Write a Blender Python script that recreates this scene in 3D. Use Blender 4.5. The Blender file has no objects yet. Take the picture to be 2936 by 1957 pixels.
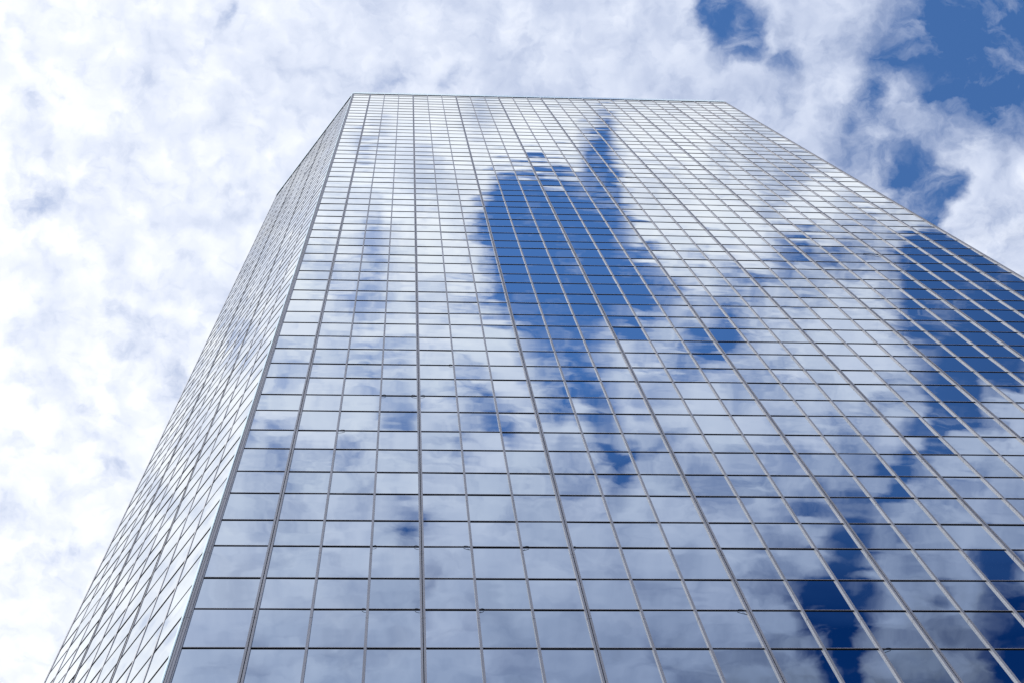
import bpy, math, random
from mathutils import Vector, Matrix
R = math.radians
C = bpy.context.scene.collection
scene = bpy.context.scene
random.seed(11)

# ------------------------------------------------------------------ camera
M = 1.27                                  # one curtain-wall module, metres
EYE = 1.6
cam_d = bpy.data.cameras.new('camera')
cam = bpy.data.objects.new('camera', cam_d); C.objects.link(cam)
cam.location = (3.83193 * M, -12.21787 * M, EYE)
cam.rotation_euler = (2.89332, 0.05907, -0.02862)
cam_d.sensor_width = 36.0
cam_d.lens = 4803.5 / 2936 * 36.0
cam_d.clip_start = 0.1; cam_d.clip_end = 6000
scene.camera = cam

# ------------------------------------------------------------------ light
SUN_DIR = Vector((-0.80, -0.10, 0.60)).normalized()     # towards the sun
sun_d = bpy.data.lights.new('sun', 'SUN'); sun_d.energy = 1.0; sun_d.angle = R(12); sun_d.color = (1, .95, .88)
sun = bpy.data.objects.new('sun', sun_d); C.objects.link(sun)
sun.rotation_euler = SUN_DIR.to_track_quat('Z', 'Y').to_euler()
scene.view_settings.view_transform = 'Standard'
scene.view_settings.look = 'None'
scene.view_settings.exposure = 0.0
scene.view_settings.gamma = 1.0

# ------------------------------------------------------------------ sky: clear blue Nishita air under a broken cloud deck.
# The deck is laid out on a horizontal layer (direction.xy / direction.z). Each tuple is a thin spot or a gap in it:
# centre x, y, half axes, turn, how far it opens.
GAPS = [
(0.189,0.056,0.022,0.0153,1.03,0.72), (0.181,0.044,0.0105,0.01,-2.74,0.72), (0.2,0.068,0.0118,0.0089,0.93,0.55), (0.214,0.08,0.012,0.0064,-2.66,0.35),
(0.282,0.102,0.0162,0.0077,0.96,0.35), (0.303,0.144,0.0166,0.0117,0.93,0.46), (0.224,0.079,0.0154,0.0082,-2.98,0.31), (0.348,0.054,0.0572,0.0359,-3.12,0.81),
(0.339,0.085,0.0355,0.028,-2.76,0.72), (0.292,0.068,0.0231,0.0156,1.82,0.3), (0.275,0.1,0.013,0.0107,1.56,0.26), (0.263,0.108,0.0158,0.01,-2.65,0.25),
(0.292,0.119,0.0197,0.0101,-2.73,0.33), (0.314,0.139,0.0111,0.0104,-2.47,0.72), (0.331,0.149,0.0109,0.008,-3.07,0.7), (0.311,0.157,0.0166,0.0105,-2.79,0.72),
(0.32,0.17,0.0136,0.0095,1.41,0.72), (0.276,0.144,0.016,0.0135,-2.54,0.31), (0.259,0.123,0.0119,0.0106,1.96,0.25), (0.283,0.129,0.0124,0.0069,-3.13,0.3),
(0.229,0.103,0.0118,0.0086,2.33,0.25), (0.248,0.094,0.0133,0.0105,2.02,0.25), (0.327,0.127,0.0208,0.014,1.42,0.31), (-0.217,0.177,0.0167,0.0073,1.28,0.2),
(-0.181,0.236,0.0163,0.0103,2.24,0.16), (-0.166,0.268,0.0235,0.0069,-2.88,0.16), (-0.136,0.276,0.0111,0.0092,1.91,0.2), (-0.141,0.254,0.0184,0.0164,3,0.11),
(-0.104,0.054,0.0113,0.0035,1.93,0.25), (-0.124,0.078,0.0154,0.0035,2.52,0.15), (0.067,0.056,0.0151,0.0064,1.54,0.17), (0.027,0.092,0.0129,0.0051,2.43,0.19),
(-0.012,0.094,0.018,0.0056,2.77,0.19), (0.001,0.121,0.0182,0.0064,2.6,0.12), (-0.149,0.101,0.0181,0.0099,2.43,0.12), (-0.176,0.14,0.0155,0.0101,2.74,0.14),
(-0.097,0.162,0.0154,0.0066,-2.99,0.11), (-0.208,0.11,0.0154,0.0075,2.76,0.09), (-0.194,0.304,0.0132,0.0111,3.02,0.12), (-0.221,0.402,0.0263,0.0161,1.64,0.12),
(-0.182,0.338,0.0171,0.0106,1.63,0.12), (0.121,-0.121,0.0156,0.0058,1.44,0.38), (0.116,-0.147,0.0309,0.01,1.61,0.63), (0.065,-0.162,0.0163,0.0133,3.14,0.72),
(0.083,-0.159,0.0211,0.0119,-3.13,0.72), (0.058,-0.191,0.0161,0.0119,1.61,0.55), (0.152,-0.217,0.0135,0.0109,3.09,0.41), (0.129,-0.312,0.0345,0.011,1.75,0.48),
(0.11,-0.278,0.0204,0.0127,3.14,0.43), (0.161,-0.283,0.0163,0.0114,-2.77,0.33), (0.003,-0.38,0.0278,0.0124,1.59,0.25), (0.001,-0.297,0.0162,0.0113,-3.13,0.35),
(0.041,-0.285,0.0135,0.0112,3.13,0.28), (0.373,-0.261,0.0253,0.017,3.08,0.72), (0.325,-0.222,0.0196,0.0164,1.84,0.63), (0.244,-0.365,0.0182,0.0083,-2.96,0.41),
(0.364,-0.342,0.0143,0.0103,3.05,0.31), (0.319,-0.378,0.0143,0.0074,3.12,0.35), (0.349,-0.423,0.0116,0.0091,3,0.28), (0.211,-0.21,0.0241,0.0097,-2.86,0.33),
(0.272,-0.187,0.0218,0.0122,3.13,0.38), (0.293,-0.204,0.0164,0.011,3.1,0.35), (0.18,-0.233,0.0215,0.0098,-2.86,0.33), (0.083,-0.172,0.0286,0.0227,3.13,0.72),
(0.117,-0.178,0.0242,0.0154,1.63,0.72), (0.09,-0.212,0.0313,0.0259,3.12,0.81), (0.107,-0.231,0.0342,0.022,3.14,0.72), (0.097,-0.253,0.0216,0.0161,3.13,0.72),
(0.07,-0.24,0.0188,0.0083,-3.13,0.38), (0.141,-0.202,0.0148,0.0095,3.14,0.5), (0.131,-0.217,0.0215,0.0109,-3.14,0.5), (0.153,-0.225,0.0189,0.011,3.14,0.33),
(0.121,-0.297,0.0123,0.0099,3.1,0.5), (0.14,-0.332,0.0172,0.0097,1.47,0.31), (0.096,-0.296,0.0164,0.0085,-3.14,0.3), (0.179,-0.264,0.0217,0.0085,-2.86,0.3),
(0.058,-0.302,0.019,0.0099,-3.14,0.28), (-0,-0.292,0.0127,0.0108,1.59,0.31), (-0.001,-0.375,0.0175,0.0124,1.59,0.22), (0.015,-0.415,0.0179,0.0069,1.59,0.3),
(0.039,-0.322,0.0114,0.0109,1.71,0.26), (-0.019,-0.184,0.024,0.0079,1.58,0.35), (-0.018,-0.124,0.009,0.0078,-3.09,0.28), (0.004,-0.15,0.0158,0.0156,1.28,0.23),
(-0.027,-0.132,0.0104,0.0078,1.56,0.26), (0.05,-0.112,0.013,0.0078,-3.12,0.26), (0.043,-0.123,0.013,0.0104,1.6,0.2), (0.192,-0.247,0.0149,0.007,-2.96,0.56),
(0.204,-0.227,0.0148,0.0083,-2.97,0.3), (0.192,-0.197,0.0162,0.0054,-3.13,0.3), (0.246,-0.192,0.0217,0.0158,3.1,0.5), (0.222,-0.207,0.0163,0.0082,3.14,0.3),
(0.168,-0.211,0.0135,0.0082,3.14,0.26), (0.243,-0.229,0.0219,0.0111,3.14,0.26), (0.285,-0.171,0.019,0.0081,-3.14,0.26), (0.316,-0.187,0.0165,0.0136,3,0.5),
(0.359,-0.208,0.041,0.0292,3.07,0.81), (0.349,-0.242,0.0354,0.0238,3.09,0.72), (0.386,-0.224,0.0393,0.0346,2.02,0.72), (0.345,-0.276,0.0189,0.0173,2.27,0.72),
(0.347,-0.3,0.0165,0.0137,2.95,0.72), (0.336,-0.316,0.0146,0.0095,-2.79,0.55), (0.324,-0.329,0.0132,0.0096,-2.58,0.46), (0.314,-0.345,0.0179,0.0068,-2.96,0.55),
(0.296,-0.362,0.018,0.0111,-2.98,0.59), (0.262,-0.359,0.017,0.0103,3.11,0.56), (0.241,-0.364,0.0142,0.0117,3.01,0.3), (0.287,-0.381,0.0137,0.0095,3.08,0.72),
(0.272,-0.396,0.0171,0.012,3.08,0.3), (0.289,-0.397,0.0183,0.0078,3.13,0.63), (0.283,-0.418,0.0244,0.0112,3.13,0.72), (0.285,-0.443,0.0189,0.0174,2.61,0.81),
(0.291,-0.474,0.0202,0.0106,1.83,0.72), (0.373,-0.382,0.0107,0.0078,3.04,0.63), (0.376,-0.397,0.01,0.009,2.17,0.46), (0.39,-0.406,0.0132,0.0118,2.17,0.55),
(0.401,-0.442,0.0201,0.0167,1.91,0.81), (0.41,-0.472,0.0158,0.013,2.91,0.72), (0.383,-0.279,0.0141,0.01,3.06,0.5), (0.156,-0.301,0.0193,0.0171,3.01,0.2),
(0.081,-0.356,0.0175,0.0165,1.8,0.15), (0.308,-0.282,0.0223,0.0114,3.13,0.2), (-0.218,0.175,0.0165,0.0106,2.81,0.26)
]
world = bpy.data.worlds.new('World'); scene.world = world; world.use_nodes = True
wt = world.node_tree; wt.nodes.clear()
def wn(t, **k):
    n = wt.nodes.new(t)
    for a, v in k.items(): setattr(n, a, v)
    return n
def wire(s, d): wt.links.new(s, d)
def wm(op, a, b=None, c=None, clamp=False):
    n = wn('ShaderNodeMath', operation=op, use_clamp=clamp)
    for i, v in enumerate((a, b, c)):
        if v is None: continue
        if isinstance(v, (int, float)): n.inputs[i].default_value = v
        else: wire(v, n.inputs[i])
    return n.outputs[0]
def wv(op, a, b=None, s=None):
    n = wn('ShaderNodeVectorMath', operation=op)
    for i, v in enumerate((a, b)):
        if v is None: continue
        if isinstance(v, tuple): n.inputs[i].default_value = v
        else: wire(v, n.inputs[i])
    if s is not None:
        if isinstance(s, (int, float)): n.inputs['Scale'].default_value = s
        else: wire(s, n.inputs['Scale'])
    return n.outputs[0]
def wnoise(vec, scale, detail, rough, dist=0.0):
    n = wn('ShaderNodeTexNoise', noise_dimensions='3D')
    n.inputs['Scale'].default_value = scale; n.inputs['Detail'].default_value = detail
    n.inputs['Roughness'].default_value = rough; n.inputs['Distortion'].default_value = dist
    wire(vec, n.inputs['Vector']); return n
def wramp(x, a, b, lo=0.0, hi=1.0, smooth=True):
    n = wn('ShaderNodeMapRange', interpolation_type='SMOOTHSTEP' if smooth else 'LINEAR')
    for i, v in zip((1, 2, 3, 4), (a, b, lo, hi)): n.inputs[i].default_value = v
    wire(x, n.inputs[0]); return n.outputs[0]
STRENGTH = 0.1
tc = wn('ShaderNodeTexCoord'); sep = wn('ShaderNodeSeparateXYZ'); wire(tc.outputs['Generated'], sep.inputs[0])
zz = wm('MAXIMUM', sep.outputs[2], 0.06)
comb = wn('ShaderNodeCombineXYZ')
wire(wm('DIVIDE', sep.outputs[0], zz), comb.inputs[0]); wire(wm('DIVIDE', sep.outputs[1], zz), comb.inputs[1])
q = comb.outputs[0]
w1 = wnoise(q, 22.0, 4.0, 0.6).outputs['Color']
w2 = wnoise(q, 60.0, 4.0, 0.6).outputs['Color']
warp = wv('ADD', wv('SCALE', wv('SUBTRACT', w1, (.5, .5, .5)), s=0.022), wv('SCALE', wv('SUBTRACT', w2, (.5, .5, .5)), s=0.013))
warp = wv('MULTIPLY', warp, (1, 1, 0))
qw = wv('ADD', q, warp)
gap = None
for gx, gy, ra, rb, an, am in GAPS:
    mp = wn('ShaderNodeMapping', vector_type='TEXTURE')
    mp.inputs['Location'].default_value = (gx, gy, 0)
    mp.inputs['Rotation'].default_value = (0, 0, an)
    mp.inputs['Scale'].default_value = (ra * 1.75, rb * 1.75, 1)
    wire(qw, mp.inputs['Vector'])
    gr = wn('ShaderNodeTexGradient', gradient_type='SPHERICAL'); wire(mp.outputs[0], gr.inputs[0])
    lobe = wm('MINIMUM', wm('MULTIPLY', gr.outputs['Fac'], am * 1.3), am)
    gap = wm('MULTIPLY', lobe, lobe) if gap is None else wm('MULTIPLY_ADD', lobe, lobe, gap)
gap = wm('MINIMUM', wm('SQRT', gap), 1.0)
sx = wn('ShaderNodeSeparateXYZ'); wire(q, sx.inputs[0])
f1 = wnoise(qw, 34.0, 8.0, 0.58).outputs['Fac']
puff = wn('ShaderNodeTexVoronoi', feature='SMOOTH_F1'); puff.inputs['Scale'].default_value = 38.0
puff.inputs['Smoothness'].default_value = 0.6; puff.inputs['Detail'].default_value = 2.0; wire(qw, puff.inputs['Vector'])
pf = puff.outputs['Distance']
# elsewhere in the sky, past what the gaps describe: broken cloud at large
far = wramp(wm('SQRT', wm('ADD', wm('POWER', sx.outputs[0], 2.0), wm('POWER', sx.outputs[1], 2.0))), 0.55, 0.9)
big = wnoise(q, 3.0, 3.0, 0.5).outputs['Fac']
gap = wm('MAXIMUM', gap, wm('MULTIPLY', far, wramp(big, 0.5, 0.65)))
south = wramp(sx.outputs[1], -0.02, -0.14)
dens = wm('SUBTRACT', wm('MULTIPLY_ADD', wm('SUBTRACT', f1, 0.5), wm('MULTIPLY_ADD', south, -0.7, 2.0), 1.14), wm('MULTIPLY', gap, 2.15))
cover = wramp(dens, -0.35, 1.05)
# torn wisps drifting inside the gaps, and thin blue-grey stretches in the deck
wisp = wnoise(wv('MULTIPLY', qw, (1.0, 1.7, 1)), 24.0, 7.0, 0.62, 0.6).outputs['Fac']
cover = wm('MAXIMUM', cover, wm('MULTIPLY', wramp(wisp, 0.42, 0.80), wm('MULTIPLY_ADD', south, -0.27, 0.60)))
thin = wnoise(wv('MULTIPLY', qw, (1.0, 1.5, 1)), 17.0, 6.0, 0.62, 0.4).outputs['Fac']
belt = wm('MULTIPLY', wramp(sx.outputs[1], -0.12, -0.20), wramp(sx.outputs[1], -0.43, -0.34))
east = wm('MULTIPLY', wramp(sx.outputs[0], 0.20, 0.29), wm('SUBTRACT', 1.0, south))
haze = wm('MULTIPLY', wramp(sx.outputs[0], 0.10, 0.20), wramp(sx.outputs[1], -0.06, -0.14))
belt = wm('MAXIMUM', belt, wm('MULTIPLY', haze, 0.85))
torn = wm('MAXIMUM', wm('MULTIPLY', belt, 0.70), wm('MAXIMUM', wm('MULTIPLY', east, 0.45), wm('MULTIPLY_ADD', south, 0.24, 0.03)))
cover = wm('SUBTRACT', cover, wm('MULTIPLY', wramp(thin, 0.42, 0.72), torn), clamp=True)
# cloud light: brighter towards the sun (-x), greyer where thick billows turn down and low in the south
calm = wm('MULTIPLY_ADD', south, -0.5, 1.0)
lum = wm('MULTIPLY_ADD', sx.outputs[0], -0.64, 0.965)
lum = wm('MULTIPLY_ADD', south, 0.13, lum)
lum = wm('MULTIPLY_ADD', wm('MULTIPLY', south, wramp(sx.outputs[1], -0.24, -0.12)), 0.13, lum)
lum = wm('MULTIPLY_ADD', wm('MULTIPLY', south, sx.outputs[0]), 0.25, lum)
low = wm('MINIMUM', wm('ADD', sx.outputs[1], 0.21), 0.0)
lum = wm('MULTIPLY_ADD', low, wm('MULTIPLY_ADD', sx.outputs[0], 1.5, 1.75), lum)
lum = wm('ADD', lum, wm('MULTIPLY', wm('SUBTRACT', 0.46, pf), wm('MULTIPLY', calm, 0.24)))
lum = wm('ADD', lum, wm('MULTIPLY', wm('SUBTRACT', f1, 0.5), wm('MULTIPLY', calm, 0.32)))
fold = wnoise(qw, 70.0, 5.0, 0.55).outputs['Fac']
lum = wm('SUBTRACT', lum, wm('MULTIPLY', wramp(fold, 0.48, 0.72), wm('MULTIPLY', calm, 0.09)))
lum = wm('MULTIPLY_ADD', wm('MULTIPLY', wramp(sx.outputs[0], 0.22, 0.34), wramp(sx.outputs[1], 0.09, 0.18)), 0.22, lum)
lum = wm('MINIMUM', wm('MAXIMUM', lum, 0.20), 1.2)
tint = wn('ShaderNodeMix', data_type='RGBA')
tint.inputs['A'].default_value = (0.70, 0.86, 1.27, 1); tint.inputs['B'].default_value = (0.975, 1.0, 1.05, 1)
wire(wramp(lum, 0.45, 1.08, 0, 1, False), tint.inputs['Factor'])
cloud = wv('SCALE', tint.outputs['Result'], s=wm('MULTIPLY', lum, 1.0 / STRENGTH))
sky = wn('ShaderNodeTexSky', sky_type='NISHITA'); sky.sun_disc = False
sky.sun_elevation = math.asin(SUN_DIR.z); sky.sun_rotation = math.atan2(SUN_DIR.x, SUN_DIR.y)
sky.air_density = 1.0; sky.dust_density = 0.3; sky.ozone_density = 2.0; sky.altitude = 200
# the air is clearer and darker away from the sun, low in the south-east
skyt = wn('ShaderNodeMix', data_type='RGBA')
skyt.inputs['A'].default_value = (0.98, 1.52, 2.08, 1); skyt.inputs['B'].default_value = (0.03, 0.23, 0.60, 1)
wire(wm('MAXIMUM', wramp(low, -0.06, -0.23, 0, 1, False), wm('MULTIPLY', south, wramp(sx.outputs[0], 0.16, 0.46, 0, 0.62, False))), skyt.inputs['Factor'])
blue = wv('SCALE', wv('MULTIPLY', sky.outputs[0], skyt.outputs['Result']), s=wm('MULTIPLY_ADD', south, 0.18, 1.0))
mix = wn('ShaderNodeMix', data_type='RGBA')
wire(cover, mix.inputs['Factor']); wire(blue, mix.inputs['A']); wire(cloud, mix.inputs['B'])
bg = wn('ShaderNodeBackground'); bg.inputs['Strength'].default_value = STRENGTH
wire(mix.outputs['Result'], bg.inputs['Color'])
wo = wn('ShaderNodeOutputWorld'); wire(bg.outputs[0], wo.inputs[0])

# ------------------------------------------------------------------ materials
def material(name):
    m = bpy.data.materials.new(name); m.use_nodes = True
    return m, m.node_tree, m.node_tree.nodes['Principled BSDF']
def add(nt, t, **k):
    n = nt.nodes.new(t)
    for a, v in k.items(): setattr(n, a, v)
    return n

def glass_material():
    m, nt, b = material('mirror_glass')
    L = nt.links.new
    at = add(nt, 'ShaderNodeAttribute', attribute_name='pane_tone')
    base = add(nt, 'ShaderNodeMix', data_type='RGBA')
    base.inputs['A'].default_value = (0.58, 0.655, 0.71, 1); base.inputs['B'].default_value = (0.67, 0.725, 0.775, 1)
    L(at.outputs['Fac'], base.inputs['Factor']); L(base.outputs['Result'], b.inputs['Base Color'])
    b.inputs['Metallic'].default_value = 1.0
    b.inputs['Roughness'].default_value = 0.015
    tc = add(nt, 'ShaderNodeTexCoord')
    # roller waves of tempered glass (long in x, short in z) over a slow warp
    mp = add(nt, 'ShaderNodeMapping'); mp.inputs['Scale'].default_value = (0.35, 0.35, 0.9); L(tc.outputs['Object'], mp.inputs[0])
    n1 = add(nt, 'ShaderNodeTexNoise'); n1.inputs['Scale'].default_value = 1.1; n1.inputs['Detail'].default_value = 1.0
    L(mp.outputs[0], n1.inputs['Vector'])
    n2 = add(nt, 'ShaderNodeTexNoise'); n2.inputs['Scale'].default_value = 0.5; n2.inputs['Detail'].default_value = 1.0
    L(tc.outputs['Object'], n2.inputs['Vector'])
    mx = add(nt, 'ShaderNodeMath', operation='MULTIPLY_ADD'); mx.inputs[1].default_value = 0.35
    L(n1.outputs['Fac'], mx.inputs[0]); L(n2.outputs['Fac'], mx.inputs[2])
    bp = add(nt, 'ShaderNodeBump'); bp.inputs['Strength'].default_value = 1.0; bp.inputs['Distance'].default_value = 0.0040
    L(mx.outputs[0], bp.inputs['Height']); L(bp.outputs[0], b.inputs['Normal'])
    return m

def metal_material(name, col, rough, metallic, streak=0.12):
    m, nt, b = material(name); L = nt.links.new
    tc = add(nt, 'ShaderNodeTexCoord')
    mp = add(nt, 'ShaderNodeMapping'); mp.inputs['Scale'].default_value = (6, 6, 0.35); L(tc.outputs['Object'], mp.inputs[0])
    n = add(nt, 'ShaderNodeTexNoise'); n.inputs['Scale'].default_value = 1.0; n.inputs['Detail'].default_value = 5.0
    L(mp.outputs[0], n.inputs['Vector'])
    mr = add(nt, 'ShaderNodeMapRange'); mr.inputs[1].default_value = .3; mr.inputs[2].default_value = .7
    mr.inputs[3].default_value = 1 - streak; mr.inputs[4].default_value = 1 + streak; L(n.outputs['Fac'], mr.inputs[0])
    vm = add(nt, 'ShaderNodeVectorMath', operation='SCALE'); vm.inputs[0].default_value = col; L(mr.outputs[0], vm.inputs['Scale'])
    L(vm.outputs[0], b.inputs['Base Color'])
    b.inputs['Roughness'].default_value = rough; b.inputs['Metallic'].default_value = metallic
    return m

GLASS = glass_material()
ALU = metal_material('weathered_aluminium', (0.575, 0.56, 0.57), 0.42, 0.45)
LIP = metal_material('pale_aluminium_trim', (0.62, 0.58, 0.59), 0.4, 0.4)
BLACK = metal_material('gasket_and_soffit_shade', (0.004, 0.005, 0.007), 0.6, 0.0)  # gasket rubber; also paints the shade under transoms and coping
JOINT = metal_material('joint_sealant', (0.045, 0.045, 0.05), 0.7, 0.0)
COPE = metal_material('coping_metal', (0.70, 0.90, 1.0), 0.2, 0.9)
CORE = metal_material('dark_core', (0.03, 0.033, 0.04), 0.6, 0.0)

def ground_material():
    m, nt, b = material('stone_paving'); L = nt.links.new
    tc = add(nt, 'ShaderNodeTexCoord')
    br = add(nt, 'ShaderNodeTexBrick'); br.inputs['Scale'].default_value = 1.0
    br.inputs['Brick Width'].default_value = 0.9; br.inputs['Row Height'].default_value = 0.6; br.inputs['Mortar Size'].default_value = 0.008
    br.inputs['Color1'].default_value = (0.24, 0.235, 0.225, 1); br.inputs['Color2'].default_value = (0.29, 0.28, 0.27, 1)
    br.inputs['Mortar'].default_value = (0.1, 0.1, 0.1, 1)
    L(tc.outputs['Object'], br.inputs['Vector']); L(br.outputs['Color'], b.inputs['Base Color'])
    b.inputs['Roughness'].default_value = 0.85
    return m

# ------------------------------------------------------------------ mesh helpers
class MB:
    def __init__(s): s.v = []; s.f = []; s.mi = []; s.smooth = []; s.tone = []
    def quad(s, pts, mi=0, smooth=False, tone=.5):
        i = len(s.v); s.v += [tuple(p) for p in pts]; s.f.append(tuple(range(i, i + len(pts)))); s.mi.append(mi); s.smooth.append(smooth); s.tone.append(tone)
    def box(s, F, x0, x1, o0, o1, z0, z1, mi=0):
        # F maps (along wall, out of wall, up) to the world
        p = [F(x, o, z) for z in (z0, z1) for o in (o0, o1) for x in (x0, x1)]
        i = len(s.v); s.v += [tuple(a) for a in p]
        for f in ((0, 1, 3, 2), (4, 6, 7, 5), (0, 4, 5, 1), (2, 3, 7, 6), (0, 2, 6, 4), (1, 5, 7, 3)):
            s.f.append(tuple(i + k for k in f)); s.mi.append(mi); s.smooth.append(False); s.tone.append(.5)
    def build(s, name, mats, parent=None):
        me = bpy.data.meshes.new(name); me.from_pydata(s.v, [], s.f)
        for m in mats: me.materials.append(m)
        me.polygons.foreach_set('material_index', s.mi); me.polygons.foreach_set('use_smooth', s.smooth)
        a = me.attributes.new('pane_tone', 'FLOAT', 'FACE'); a.data.foreach_set('value', s.tone)
        me.update()
        o = bpy.data.objects.new(name, me); C.objects.link(o)
        if parent: o.parent = parent
        return o

# ------------------------------------------------------------------ ground
gm = MB(); gm.quad([(-2500, -2500, 0), (2500, -2500, 0), (2500, 2500, 0), (-2500, 2500, 0)])
ground = gm.build('ground', [ground_material()]); ground['kind'] = 'structure'

# ------------------------------------------------------------------ the tower
tower = bpy.data.objects.new('glass_tower', None); C.objects.link(tower)
tower['label'] = 'tall mirrored glass office tower with a chamfered corner, reflecting blue sky and white clouds'
tower['category'] = 'tower'

END = 1.23304 * M; NM = 25
WID = (24 + 2 * 1.23304) * M
ANG = 2.20507; LW = 9.09309 * M; LEND = 1.08923 * M; NL = 8
dx, dy = math.cos(ANG), math.sin(ANG)
ROOF = EYE + 119.24095 * M; FLOOR = 3.14768 * M; TALL = 0.5309; CAP = 1.19507 * M
def front(x, o, z): return (x, -o, z)
def chamfer(u, o, z): return (dx * u - dy * o, dy * u + dx * o, z)   # u runs from the shared corner to the far edge
rows = []
i = 0
while True:
    z = ROOF - CAP - (i // 2) * FLOOR - (FLOOR * (1 - TALL) if i % 2 else 0)
    if z < 1.2: break
    rows.append(z); i += 1
BASE = 0.6
fx = [0.0] + [END + k * M for k in range(NM)] + [WID]
lx = [0.0] + [LEND + k * M for k in range(NL)] + [LW]

# dark body behind the glass, with the roof deck and the unseen sides
core = MB()
poly = [(0.02, 0.25), (WID - .02, 0.25), (WID - dx * LW - .1, dy * LW + .1), (WID - dx * LW - .1, 34), (dx * LW + .25, 34), (dx * LW + .25, dy * LW + .15)]
b0 = [(x, y, 0.0) for x, y in poly]; b1 = [(x, y, ROOF - 0.6) for x, y in poly]
for k in range(6):
    j = (k + 1) % 6
    core.quad([b0[k], b0[j], b1[j], b1[k]])
core.quad(b1)
core.build('building_core', [CORE], tower)

# panes: each one its own sheet, set a hair out of true and slightly bowed, as real glazing is
def pane(mb, F, x0, x1, z0, z1):
    n = 4
    w, h = x1 - x0, z1 - z0
    tx = random.gauss(0, 0.0015); tz = random.gauss(0, 0.0023)
    bow = random.gauss(0.0004, 0.0017)
    tone = min(1, max(0, random.gauss(.5, .22)))
    base = len(mb.v)
    for a in range(n + 1):
        for b in range(n + 1):
            u = 2 * b / n - 1; v = 2 * a / n - 1
            o = -0.008 + tx * u * w / 2 + tz * v * h / 2 + bow * (1 - u * u) * (1 - v * v)
            mb.v.append(F(x0 + w * b / n, o, z0 + h * a / n))
    for a in range(n):
        for b in range(n):
            k = base + a * (n + 1) + b
            f = (k, k + 1, k + n + 2, k + n + 1)
            if F is chamfer: f = f[::-1]
            mb.f.append(f); mb.mi.append(0); mb.smooth.append(True); mb.tone.append(tone)

edges = [ROOF - 0.3] + rows + [BASE]
NEAR = {}                                   # the hundred panes that show largest: the lowest storeys in view
for r in range(52, 60):
    for c in range(0, 14):
        NEAR[(r, c)] = 1
order = sorted(NEAR, key=lambda k: (-k[0], k[1]))[:100]
NEAR = set(order)
rest = MB()
for r in range(len(edges) - 1):
    z1, z0 = edges[r], edges[r + 1]
    for c in range(len(fx) - 1):
        if (r, c) in NEAR:
            p = MB(); pane(p, front, fx[c], fx[c + 1], z0, z1); p.build('window_pane', [GLASS], tower)
        else:
            pane(rest, front, fx[c], fx[c + 1], z0, z1)
    for c in range(len(lx) - 1):
        pane(rest, chamfer, lx[c], lx[c + 1], z0, z1)
ro = rest.build('window_pane', [GLASS], tower); ro['kind'] = 'stuff'

# transoms: a thin pale lip over a soffit coloured black for its shade
def transom(mb, F, x0, x1, z):
    d = 0.011 if F is front else 0.005
    mb.box(F, x0, x1, -0.025, d, z - (0.012 if F is front else 0.007), z + 0.006, 1)
    mb.box(F, x0, x1, -0.024, d + 0.001, z + 0.006, z + (0.028 if F is front else 0.012), 0)
trest = MB(); made = 0
for k, z in reversed(list(enumerate(rows))):
    for F, x0, x1, ok in ((front, 0.03, WID - 0.03, k <= 59), (chamfer, 0.03, LW - 0.02, 18 < k <= 59)):
        if ok and made < 100:
            t = MB(); transom(t, F, x0, x1, z); t.build('transom', [LIP, BLACK], tower); made += 1
        else:
            transom(trest, F, x0, x1, z)
to = trest.build('transom', [LIP, BLACK], tower); to['kind'] = 'stuff'

# mullions in storey lengths with a sealed joint a third of the way down each tall pane
joints = [rows[k] - 0.28 * TALL * FLOOR for k in range(0, len(rows)) if k % 2 == 1]
TOP = ROOF - 0.34
def lengths():
    z1 = TOP
    for j in joints:
        yield j + 0.008, z1
        z1 = j - 0.008
    yield BASE, z1
def mullion(F, x, wide, depth=0.045):
    mb = MB(); bright = 0
    if wide:
        for z0, z1 in lengths():
            mb.box(F, x - .060, x - .010, -.015, depth, z0, z1, 0)
            mb.box(F, x + .010, x + .060, -.015, depth, z0, z1, 0)
        mb.box(F, x - .012, x + .012, -.015, .022, BASE, TOP - .01, 2)
        for j in joints:
            mb.box(F, x - .0585, x - .012, -.014, depth - .006, j - .0075, j + .0075, 2)
            mb.box(F, x + .012, x + .0585, -.014, depth - .006, j - .0075, j + .0075, 2)
            mb.box(F, x - .0098, x + .0098, -.014, min(.034, depth), j - .11, j - .05, 1)
    else:
        for z0, z1 in lengths():
            mb.box(F, x - .030, x + .030, -.015, depth, z0, z1, bright)
        for j in joints:
            mb.box(F, x - .0285, x + .0285, -.014, depth - .006, j - .0075, j + .0075, 2)
    mb.build('mullion', [ALU, BLACK, JOINT, COPE], tower)
for k in range(NM): mullion(front, END + k * M, k % 3 == 0)
for k in range(NL): mullion(chamfer, LEND + k * M, k % 3 == 2, 0.006)

# corner posts: two folded plates meeting at the corner, grooved, in storey lengths
def corner_post(F1, F2, a, b, deep=1.0):
    mb = MB()
    for z0, z1 in lengths():
        for F, w in ((F1, a), (F2, b)):
            s = 1 if w > 0 else -1
            for u0, u1, d in ((0.004, 0.045, .05), (0.053, 0.105, .046), (0.113, abs(w), .03)):
                lo, hi = sorted((s * u0, s * u1))
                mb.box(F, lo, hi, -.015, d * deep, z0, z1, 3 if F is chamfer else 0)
    for F, w in ((F1, a), (F2, b)):
        s = 1 if w > 0 else -1
        lo, hi = sorted((s * 0.002, s * (abs(w) - .004)))
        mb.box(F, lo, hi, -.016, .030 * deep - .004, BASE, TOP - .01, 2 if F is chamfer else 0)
    p = mb.build('corner_post', [ALU, BLACK, JOINT, COPE], tower)
    return p
corner_post(front, chamfer, 0.14, 0.14)
def right_front(x, o, z): return (WID + x, -o, z)
def right_chamfer(u, o, z): return (WID - dx * u + dy * o, dy * u + dx * o, z)
corner_post(right_front, right_chamfer, -0.14, 0.14)
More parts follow.
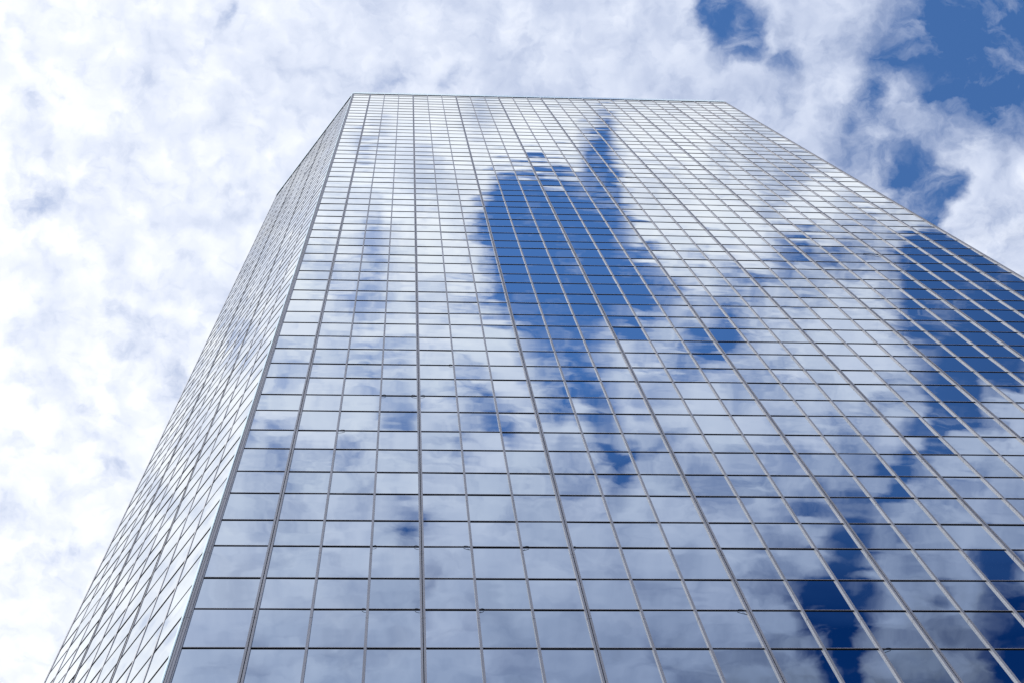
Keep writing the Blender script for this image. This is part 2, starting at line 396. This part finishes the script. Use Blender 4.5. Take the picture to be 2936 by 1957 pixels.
def far_edge(u, o, z): return chamfer(LW + u, o, z)
def side_wall(u, o, z): return (dx * LW - o, dy * LW + u, z)
corner_post(far_edge, side_wall, -0.14, 0.14, 0.25)

# coping: pale fascia with a recessed soffit under it, its shadow gap painted black
def ring(off):
    # offset outline of the five visible-ish corners, mitred
    t1 = math.pi - ANG
    pts = []
    base = [(dx * LW, 34.0), (dx * LW, dy * LW), (0, 0), (WID, 0), (WID - dx * LW, dy * LW), (WID - dx * LW, 34.0)]
    n = len(base)
    for k in range(n):
        p = Vector(base[k]); a = Vector(base[k - 1]); c = Vector(base[(k + 1) % n])
        e1 = (p - a).normalized(); e2 = (c - p).normalized()
        n1 = Vector((e1.y, -e1.x)); n2 = Vector((e2.y, -e2.x))
        m = (n1 + n2).normalized(); pts.append(p + m * (off / max(.2, m.dot(n1))))
    return pts
def band(mb, off_out, off_in, z0, z1, mi):
    o, n = ring(off_out), ring(off_in)
    for k in range(len(o)):
        j = (k + 1) % len(o)
        mb.quad([(*o[k], z0), (*o[j], z0), (*o[j], z1), (*o[k], z1)], mi)
        mb.quad([(*n[j], z0), (*n[k], z0), (*n[k], z1), (*n[j], z1)], mi)
        mb.quad([(*o[k], z1), (*o[j], z1), (*n[j], z1), (*n[k], z1)], mi)
        mb.quad([(*o[j], z0), (*o[k], z0), (*n[k], z0), (*n[j], z0)], mi)
cp = MB(); band(cp, 0.036, -0.5, ROOF - 0.28, ROOF + 0.9, 0); cp.build('roof_coping', [COPE], tower)
sf = MB(); band(sf, 0.030, -0.4, ROOF - 0.33, ROOF - 0.282, 0); sf.build('coping_soffit_shade', [BLACK], tower)
pl = MB(); band(pl, 0.08, -0.3, 0.0, BASE, 0); pl.build('base_plinth', [ALU], tower)

# loose ends of glazing gasket hanging at the top corners of some panes
def gasket(x, z, side, size, loop=False):
    pts = []
    n = 7
    for k in range(n):
        t = k / (n - 1)
        pts.append(Vector((x + side * size * (1 - t) ** 1.0, -0.022 - 0.02 * math.sin(t * 3.1), z - 0.018 - size * 0.75 * t ** 2.2)))
    if loop:
        for k in range(1, 5):
            t = k / 4
            pts.append(Vector((x + side * size * (0.05 + .35 * t), -0.03, z - 0.018 - size * .75 * (1 - t ** .7))))
    cu = MB()
    r = 0.011
    ringv = []
    for k, p in enumerate(pts):
        a = pts[max(0, k - 1)]; b = pts[min(len(pts) - 1, k + 1)]
        tg = (b - a).normalized(); s1 = tg.cross(Vector((0, 1, 0))).normalized(); s2 = Vector((0, 1, 0))
        rr = r * (1.3 - .7 * k / len(pts))
        ringv.append([p + s1 * rr, p + s2 * rr * .6, p - s1 * rr, p - s2 * rr * .6])
    for k in range(len(pts) - 1):
        for j in range(4):
            cu.quad([ringv[k][j], ringv[k][(j + 1) % 4], ringv[k + 1][(j + 1) % 4], ringv[k + 1][j]])
    cu.quad(ringv[0]); cu.quad(ringv[-1][::-1])
    cu.build('loose_gasket', [BLACK], tower)
def mx(k): return END + k * M
def rz(zfit): 
    zz = EYE + zfit * M
    return min(rows, key=lambda a: abs(a - zz))
for k, zf, side, size, loop in ((4, 31.5, -1, .17, True), (5, 31.5, 1, .17, True), (2, 31.5, 1, .10, False), (3, 31.5, -1, .12, False), (6, 31.5, 1, .07, False),
        (4, 28.4, 1, .12, True), (3, 28.4, -1, .12, False), (2, 28.4, -1, .10, False), (9, 28.4, -1, .20, True), (11, 26.76, 1, .22, False),
        (21, 62.98, -1, .75, True), (14, 81.38, -1, .7, False), (1, 39.28, 1, .2, False), (3, 42.8, -1, .18, False), (3, 42.8, 1, .14, False),
        (2, 42.8, 1, .14, False), (4, 46.3, -1, .14, False), (17, 46.28, 1, .14, False)):
    s = .060 if k % 3 == 0 else .03
    gasket(mx(k) + side * (s), rz(zf), side, size, loop)
